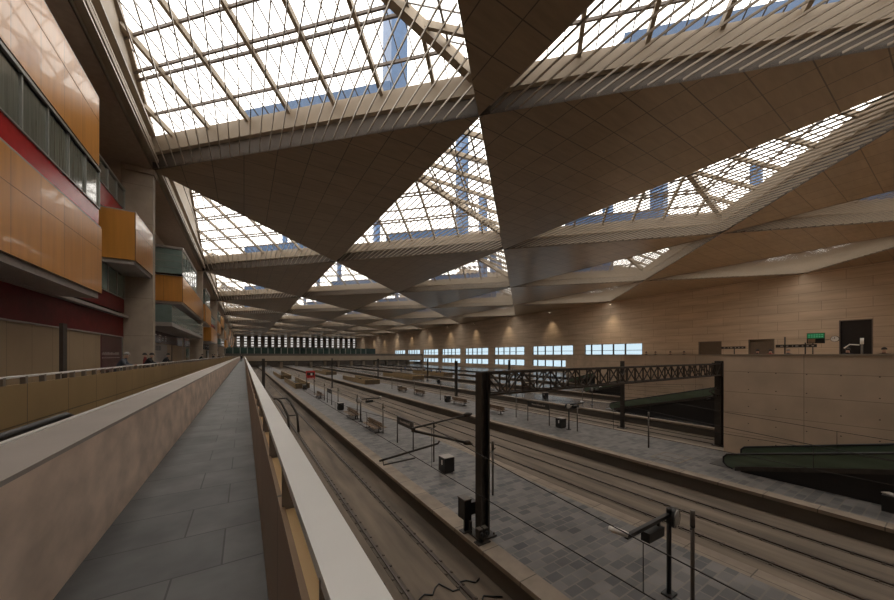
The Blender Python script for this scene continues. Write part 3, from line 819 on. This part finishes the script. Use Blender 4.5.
def bin_thing():
    t = thing('litter_bin', '', 'bin', (0, 0, 0), 0, 'litter bins on the platforms')
    bo_ = B(-.3, .3, -.3, .3, .06, .78).build('body', M['black'], t)
    B(-.31, .31, -.31, .31, .78, .82).build('lid', M['shop_pale'], t)
    B(-.305, -.3, -.08, .02, .42, .66).build('notice', M['white'], bo_)
    B(-.25, .25, -.25, .25, 0, .06).build('plinth', M['iron'], t)
    return t
bin0 = None
for x, y, lab in ((9.0, 14.5, 'black litter bin with pale lid behind the near gantry post arms'), (9.1, 37, 'black litter bin on the nearest platform beyond the wooden benches'), (9.1, 62.5, 'dark litter bin before the gold stair enclosure, nearest platform'),
                  (22.6, 18.2, 'black litter bin beside the camera post on the second platform'), (22.5, 36, 'black litter bin left of the bench behind the near gantry post'), (22.8, 52, 'black litter bin on the second platform beyond the benches'),
                  (22.8, 75, 'small dark litter bin far along the second platform'), (36.2, 31.8, 'dark litter bin on the third platform below the lattice beam'), (36.4, 62, 'dark litter bin farther along the third platform')):
    o = bin0 if bin0 is None else dup(bin0, (0, 0, 0))
    if o is None: o = bin0 = bin_thing()
    o.location = (x, y, 0); o['label'] = lab

def bench_thing():
    t = thing('platform_bench', '', 'bench', (0, 0, 0), 0, 'double benches on the platforms')
    for s in (-1, 1):
        for k in range(5):
            y0 = -1.55 + k * .62
            mb = MB()
            for q in range(3): mb.bar((s * (.16 + q * .15), y0, .43), (s * (.16 + q * .15), y0 + .5, .43), .12, .03)
            mb.build('seat', M['bench_wood'], t)
            mb = MB()
            for q in range(2): mb.bar((s * (.10 - q * .03), y0, .58 + q * .17), (s * (.10 - q * .03), y0 + .5, .58 + q * .17), .03, .13)
            mb.build('backrest', M['bench_wood'], t)
    MB().bar((0, -1.6, .36), (0, 1.6, .36), .1, .08).build('beam', M['iron'], t)
    for y in (-1.1, 1.1):
        MB().bar((0, y, 0), (0, y, .74), .07, .07).bar((-.45, y, .38), (.45, y, .38), .05, .05).bar((-.35, y, .02), (.35, y, .02), .07, .04).build('leg', M['iron'], t)
    return t
bench0 = None
for x, y, lab in ((9.0, 25.7, 'brown slatted double bench on the nearest platform, nearer of the pair'), (9.0, 32, 'brown slatted double bench on the nearest platform, farther of the pair'), (9.2, 49.6, 'small far bench on the nearest platform before the red sign'),
                  (22.4, 26.6, 'slatted bench right of the near gantry post on the second platform'), (22.4, 33.2, 'slatted bench left of the near gantry post on the second platform'), (22.3, 49.8, 'slatted bench on the second platform, third from the camera'),
                  (22.6, 44.2, 'dark bench beside the long seat on the second platform'), (36.3, 40, 'slatted bench on the third platform in the distance')):
    if bench0 is None: o = bench0 = bench_thing()
    else: o = dup(bench0, (0, 0, 0))
    o.location = (x, y, 0); o['label'] = lab

def name_sign():
    t = thing('platform_sign', '', 'sign', (0, 0, 0), 0, 'platform signs on two posts')
    for y in (-1.25, 1.25): MB().tube([(0, y, 0), (0, y, 1.85)], .04, 8).build('post', M['iron'], t)
    bo_ = B(-.04, .04, -1.25, 1.25, 1.35, 1.85).build('board', M['dark_sign'], t)
    lt = MB(); y = .72; rn = random.Random(5)
    while y > -.75:
        wd = rn.uniform(.06, .12); lt.box(-.046, -.04, y - wd, y, 1.55, 1.66 + rn.choice((0, .04))); y -= wd + .04
    lt.build('lettering', M['shop_pale'], bo_)
    return t
sg0 = None
for x, y, lab in ((9.07, 19.85, 'dark platform sign on two posts on the nearest platform'), (22.4, 20.5, 'dark platform sign on two posts on the second platform'), (9.1, 42.5, 'small dark platform sign farther along the nearest platform'), (36.2, 35, 'dark platform sign on the third platform')):
    if sg0 is None: o = sg0 = name_sign()
    else: o = dup(sg0, (0, 0, 0))
    o.location = (x, y, 0); o['label'] = lab
t = thing('red_sign', 'red sign board with pale centre on two posts, nearest platform', 'sign', (10.2, 63, 0))
for x in (-.6, .6): MB().tube([(x, 0, 0), (x, 0, 3.2)], .05, 8).build('post', M['iron'], t)
B(-.75, .75, -.08, .08, 1.75, 3.25).build('board', M['red_sign'], t); B(-.62, .62, -.09, -.08, 2.45, 2.95).build('dark_panel', M['dark_sign'], t)
MB().box(.0, .3, -.1, -.09, 2.42, 2.8).box(-.62, .62, -.1, -.09, 1.85, 1.95).build('pale_mark', M['white'], t)

def stair_box(x, y0, y1, label, w_=3.2):
    t = thing('stair_enclosure', label, 'stair enclosure', (x, y0, 0), 0, 'gold stair enclosures on the platforms')
    n = y1 - y0
    B(-w_ / 2, -w_ / 2 + .12, 0, n, 0, .95).build('side_wall', M['gold_wall'], t); B(w_ / 2 - .12, w_ / 2, 0, n, 0, .95).build('side_wall', M['gold_wall'], t)
    B(-w_ / 2 + .12, w_ / 2 - .12, 0, .12, 0, .95).build('end_wall', M['gold_wall'], t)
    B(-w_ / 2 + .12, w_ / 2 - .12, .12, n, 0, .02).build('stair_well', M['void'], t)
    B(-w_ / 2 - .02, w_ / 2 + .02, -.02, .14, .95, .99).build('coping', M['gold'], t)
    return t
stair_box(9.1, 64.5, 84, 'gold stair enclosure on the nearest platform below the red sign', 2.4)
stair_box(9.1, 92, 118, 'gold stair enclosure on the nearest platform, farther one', 2.4)
stair_box(22.8, 66, 84, 'gold stair enclosure on the second platform, nearer one')
stair_box(22.8, 104, 126, 'gold stair enclosure on the second platform, farther one')
stair_box(36.5, 72, 92, 'gold stair enclosure on the third platform')
stair_box(50.2, 80, 100, 'gold stair enclosure on the fourth platform')

# ------------------------------------------------------------------ deck signs
def dir_sign(x, y, half0, half1, h, label, n=2):
    t = thing('direction_sign', label, 'sign', (x, y, FD))
    MB().tube([(0, 0, 0), (0, 0, h)], .05, 8).build('post', M['iron'], t)
    bd = MB().box(-.05, .05, -half1, half0, 1.95, 2.2).build('board', M['dark_sign'], t)
    lt = MB(); y_ = -half1 + .15; rn = random.Random(9)
    while y_ < half0 - .3:
        lt.box(-.056, -.05, y_, y_ + rn.uniform(.08, .2), 2.03, 2.11); y_ += .3
    lt.build('lettering', M['shop_pale'], bd)
    return t
dir_sign(40, 8.55, .57, 1.87, 2.87, 'long dark direction sign on a post behind the beige ledge')
dir_sign(44, 13.2, 1.1, .9, 2.2, 'shorter dark direction sign on a post left of the long one')
t = thing('departure_screen', 'green departure screen on a slim post above the beige ledge', 'screen', (42, 7.6, FD))
MB().tube([(0, .1, 0), (0, .1, 2.4)], .05, 8).build('post', M['iron'], t)
cs_ = B(-.06, .06, -1.05, 0, 2.3, 3.2).build('case', M['black'], t)
B(-.07, -.06, -1.02, -.03, 2.74, 3.17).build('green_panel', M['green_sign'], cs_)
lt = MB()
for r_ in range(2):
    for q in range(6): lt.box(-.075, -.07, -.95 + q * .15, -.95 + q * .15 + .1, 2.84 + r_ * .16, 2.9 + r_ * .16)
lt.build('screen_lines', M['screen_text'], cs_)
B(-.07, -.06, -.5, -.06, 2.36, 2.7).build('brown_panel', M['bench_wood'], cs_)
t = thing('station_clock', 'small round pale clock right of the green screen', 'clock', (42, 6.0, FD))
MB().tube([(0, 1.2, 2.55), (0, .3, 2.6)], .03, 6).build('arm', M['iron'], t)
MB().tube([(0, 1.25, 0), (0, 1.25, 2.6)], .04, 8).build('post', M['iron'], t)
MB().tube([(-.08, 0, 2.65), (.08, 0, 2.65)], .25, 20).build('case', M['iron'], t)
MB().tube([(-.09, 0, 2.65), (-.08, 0, 2.65)], .22, 20).build('dial', M['white'], t)
MB().bar((-.1, 0, 2.65), (-.1, .0, 2.80), .03, .01).bar((-.1, 0, 2.65), (-.1, .15, 2.72), .03, .01).build('hands', M['black'], t)
t = thing('lamp_post', 'pale lamp on a short post before the dark shutter', 'lamp', (34, 3.72, FD))
MB().tube([(0, 0, 0), (0, 0, 2.0)], .05, 8).build('post', M['grey_pole'], t); MB().tube([(0, 0, 2.0), (0, 0, 2.4)], .08, 10).build('head', M['lamp_white'], t)
MB().tube([(0, .1, 1.95), (0, .5, 2.0), (0, .75, 1.75)], .035, 8).build('arm', M['lamp_white'], t)
t = thing('deck_post', 'brown upright post on the ledge at the right picture edge', 'post', (30, 1.5, FD))
MB().tube([(0, 0, 0), (0, 0, 2.7)], .06, 8).build('shaft', M['bench_wood'], t); B(-.2, .2, -.2, .2, 0, .04).build('foot', M['iron'], t)

# ------------------------------------------------------------------ people
def person_meshes(lean):
    me = bpy.data.meshes.new('body_cage')
    f = .22 if lean else 0.0       # leaning forward (+x)
    V = [(0, 0, .92), (f * .3, 0, 1.1), (f, 0, 1.36), (f * 1.25, 0, 1.47), (f * 1.45, 0, 1.55), (f * 1.55, 0, 1.66),
         (0, .10, .88), (.03, .11, .48), (0, .11, .08), (.14, .12, .04),
         (0, -.10, .88), (.02, -.11, .48), (-.02, -.11, .08), (.12, -.12, .04)]
    EE = [(0, 1), (1, 2), (2, 3), (3, 4), (4, 5), (0, 6), (6, 7), (7, 8), (8, 9), (0, 10), (10, 11), (11, 12), (12, 13)]
    Rr = [.15, .14, .16, .075, .075, .10, .10, .075, .05, .045, .10, .075, .05, .045]
    for s in (1, -1):
        b = len(V)
        if lean: V += [(f, s * .19, 1.40), (f + .12, s * .24, 1.18), (f + .36, s * .14, 1.14), (f + .45, s * .08, 1.15)]
        else: V += [(f, s * .19, 1.40), (f, s * .24, 1.12), (f + .06, s * .24, .88), (f + .08, s * .23, .78)]
        EE += [(2, b), (b, b + 1), (b + 1, b + 2), (b + 2, b + 3)]
        Rr += [.07, .055, .042, .04]
    me.from_pydata(V, EE, [])
    o = bpy.data.objects.new('tmp', me); COL.objects.link(o)
    md = o.modifiers.new('s', 'SKIN'); sv = me.skin_vertices[0].data
    for i, r in enumerate(Rr): sv[i].radius = (r, r)
    sv[0].use_root = True
    o.modifiers.new('d', 'SUBSURF').levels = 1
    bpy.context.view_layer.update()
    dg = bpy.context.evaluated_depsgraph_get()
    out = bpy.data.meshes.new_from_object(o.evaluated_get(dg))
    bpy.data.objects.remove(o)
    for p in out.polygons: p.use_smooth = True
    hd = Vector((f * 1.55, 0, 1.65))
    return out, hd
def blob(c, r, nu=10, nv=7, sx=1, sy=1, sz=1, zmin=-2):
    m = MB()
    for j in range(nv + 1):
        th = PI * j / nv
        for k in range(nu):
            ph = 2 * PI * k / nu
            m.v.append((c[0] + r * sx * math.sin(th) * math.cos(ph), c[1] + r * sy * math.sin(th) * math.sin(ph), c[2] + max(r * sz * math.cos(th), zmin)))
    for j in range(nv):
        for k in range(nu):
            m.smooth.add(len(m.f)); m.f.append((j * nu + k, j * nu + (k + 1) % nu, (j + 1) * nu + (k + 1) % nu, (j + 1) * nu + k))
    return m
PM = {ln_: person_meshes(ln_) for ln_ in (True, False)}
NP = 0
def person(x, y, z, rz, lean, jacket, hair, label, scale=1.0):
    t = thing('person', label, 'person', (x, y, z), rz); t.scale = (scale,) * 3
    me, hd = PM[lean]; me = me.copy()
    me.materials.clear()
    for m in ('skin', jacket, 'trousers', 'shoe'): me.materials.append(M[m])
    for p in me.polygons:
        c = p.center
        hand = (lean and c.x > .60) or (not lean and abs(c.y) > .18 and c.z < .86)
        p.material_index = 0 if (c.z > 1.49 or hand) else 3 if c.z < .1 else 1 if (c.z > .84 or abs(c.y) > .2) else 2
    o = bpy.data.objects.new('body', me); COL.objects.link(o); o.parent = t
    blob((hd.x - .02, 0, hd.z + .03), .118, 12, 8, 1.0, .92, 1.05, -.02).build('hair', M[hair], t)
    blob((hd.x + .105, 0, hd.z - .015), .025, 6, 4).build('nose', M['skin'], t)
    ey = MB()
    for s in (-1, 1): ey.box(hd.x + .092, hd.x + .102, s * .04 - .015, s * .04 + .015, hd.z + .01, hd.z + .03)
    ey.build('eyes', M['hair'], t)
    return t
LP = [(-5.15, 21.6, True, 'jacket_grey', 'hair_grey', 'person in a grey blue jacket leaning on the gold barrier, nearest the camera'),
      (-5.2, 27.0, True, 'jacket_black', 'hair', 'person in black leaning on the barrier in front of the column'),
      (-5.5, 28.6, False, 'jacket_red', 'hair', 'person in a dark red top beside the one leaning in black'),
      (-5.3, 32.8, True, 'jacket_black', 'hair', 'person in black at the barrier before the pale shop board'),
      (-5.3, 57.0, True, 'jacket_black', 'hair', 'lone person in black at the barrier past the second column'),
      (-5.2, 78.0, True, 'jacket_black', 'hair', 'person in black, first of the far group at the barrier'),
      (-5.6, 84.5, False, 'jacket_blue', 'hair', 'person in dark blue, second of the far group at the barrier'),
      (-5.2, 91.0, True, 'jacket_brown', 'hair', 'person in brown, third of the far group at the barrier'),
      (-5.4, 101.0, False, 'jacket_black', 'hair', 'person in black, fourth of the far group at the barrier'),
      (-5.3, 118.0, False, 'jacket_grey', 'hair_grey', 'person in grey, farthest of the group at the barrier')]
for x, y, ln_, j, h, lab in LP: person(x, y, WALK, 0 if ln_ else random.uniform(-.5, .5), ln_, j, h, lab)
person(-.55, 96, WALK, PI / 2, False, 'jacket_black', 'hair', 'person in black walking away at the far end of the walkway')
DP = [(28.5, 7.7, 'jacket_black', 'hair', 'jacket_black'), ]
for x, y, j, h, lab in ((30.0, 7.75, 'jacket_black', 'hair', 'person in black behind the beige ledge below the green screen, left of three'), (30.2, 7.15, 'jacket_red', 'hair', 'person in dark red behind the ledge below the green screen, middle of three'), (30.2, 6.3, 'jacket_grey', 'hair_grey', 'grey-haired person behind the ledge below the green screen, right of three'),
                        (28.4, 3.6, 'jacket_black', 'hair', 'person in black behind the ledge before the dark shutter'), (28.0, 2.35, 'jacket_brown', 'hair', 'person in brown behind the ledge at the right edge of the shutter'),
                        (39.2, 19.7, 'jacket_black', 'hair', 'person behind the middle ledge right of the band window, first from left'), (39.2, 18.7, 'jacket_black', 'hair', 'person behind the middle ledge right of the band window, second from left'), (39.2, 17.2, 'jacket_brown', 'hair', 'person behind the middle ledge, third from left'), (39.2, 15.9, 'jacket_black', 'hair', 'person behind the middle ledge, fourth from left')):
    person(x, y, FD, PI, False, j, h, lab, .95)
rp = random.Random(11)
for i in range(12):
    person(47.8 + rp.uniform(0, 4.8), 84 + i * 2.3 + (6 if i > 5 else 0), 0, rp.uniform(0, 6), False, rp.choice(['jacket_black', 'jacket_blue', 'jacket_brown']), 'hair', 'waiting person in dark clothes in the crowd on the fourth platform, %s' % nth(i))

# ------------------------------------------------------------------ render look
sc.view_settings.view_transform = 'Standard'; sc.view_settings.look = 'None'; sc.view_settings.gamma = 1; sc.view_settings.use_curve_mapping = False
sc.view_settings.exposure = 0.3
sc.cycles.max_bounces = 8; sc.cycles.diffuse_bounces = 5; sc.cycles.glossy_bounces = 3; sc.cycles.transparent_max_bounces = 24
sc.cycles.use_denoising = True
sc.cycles.sample_clamp_indirect = 4
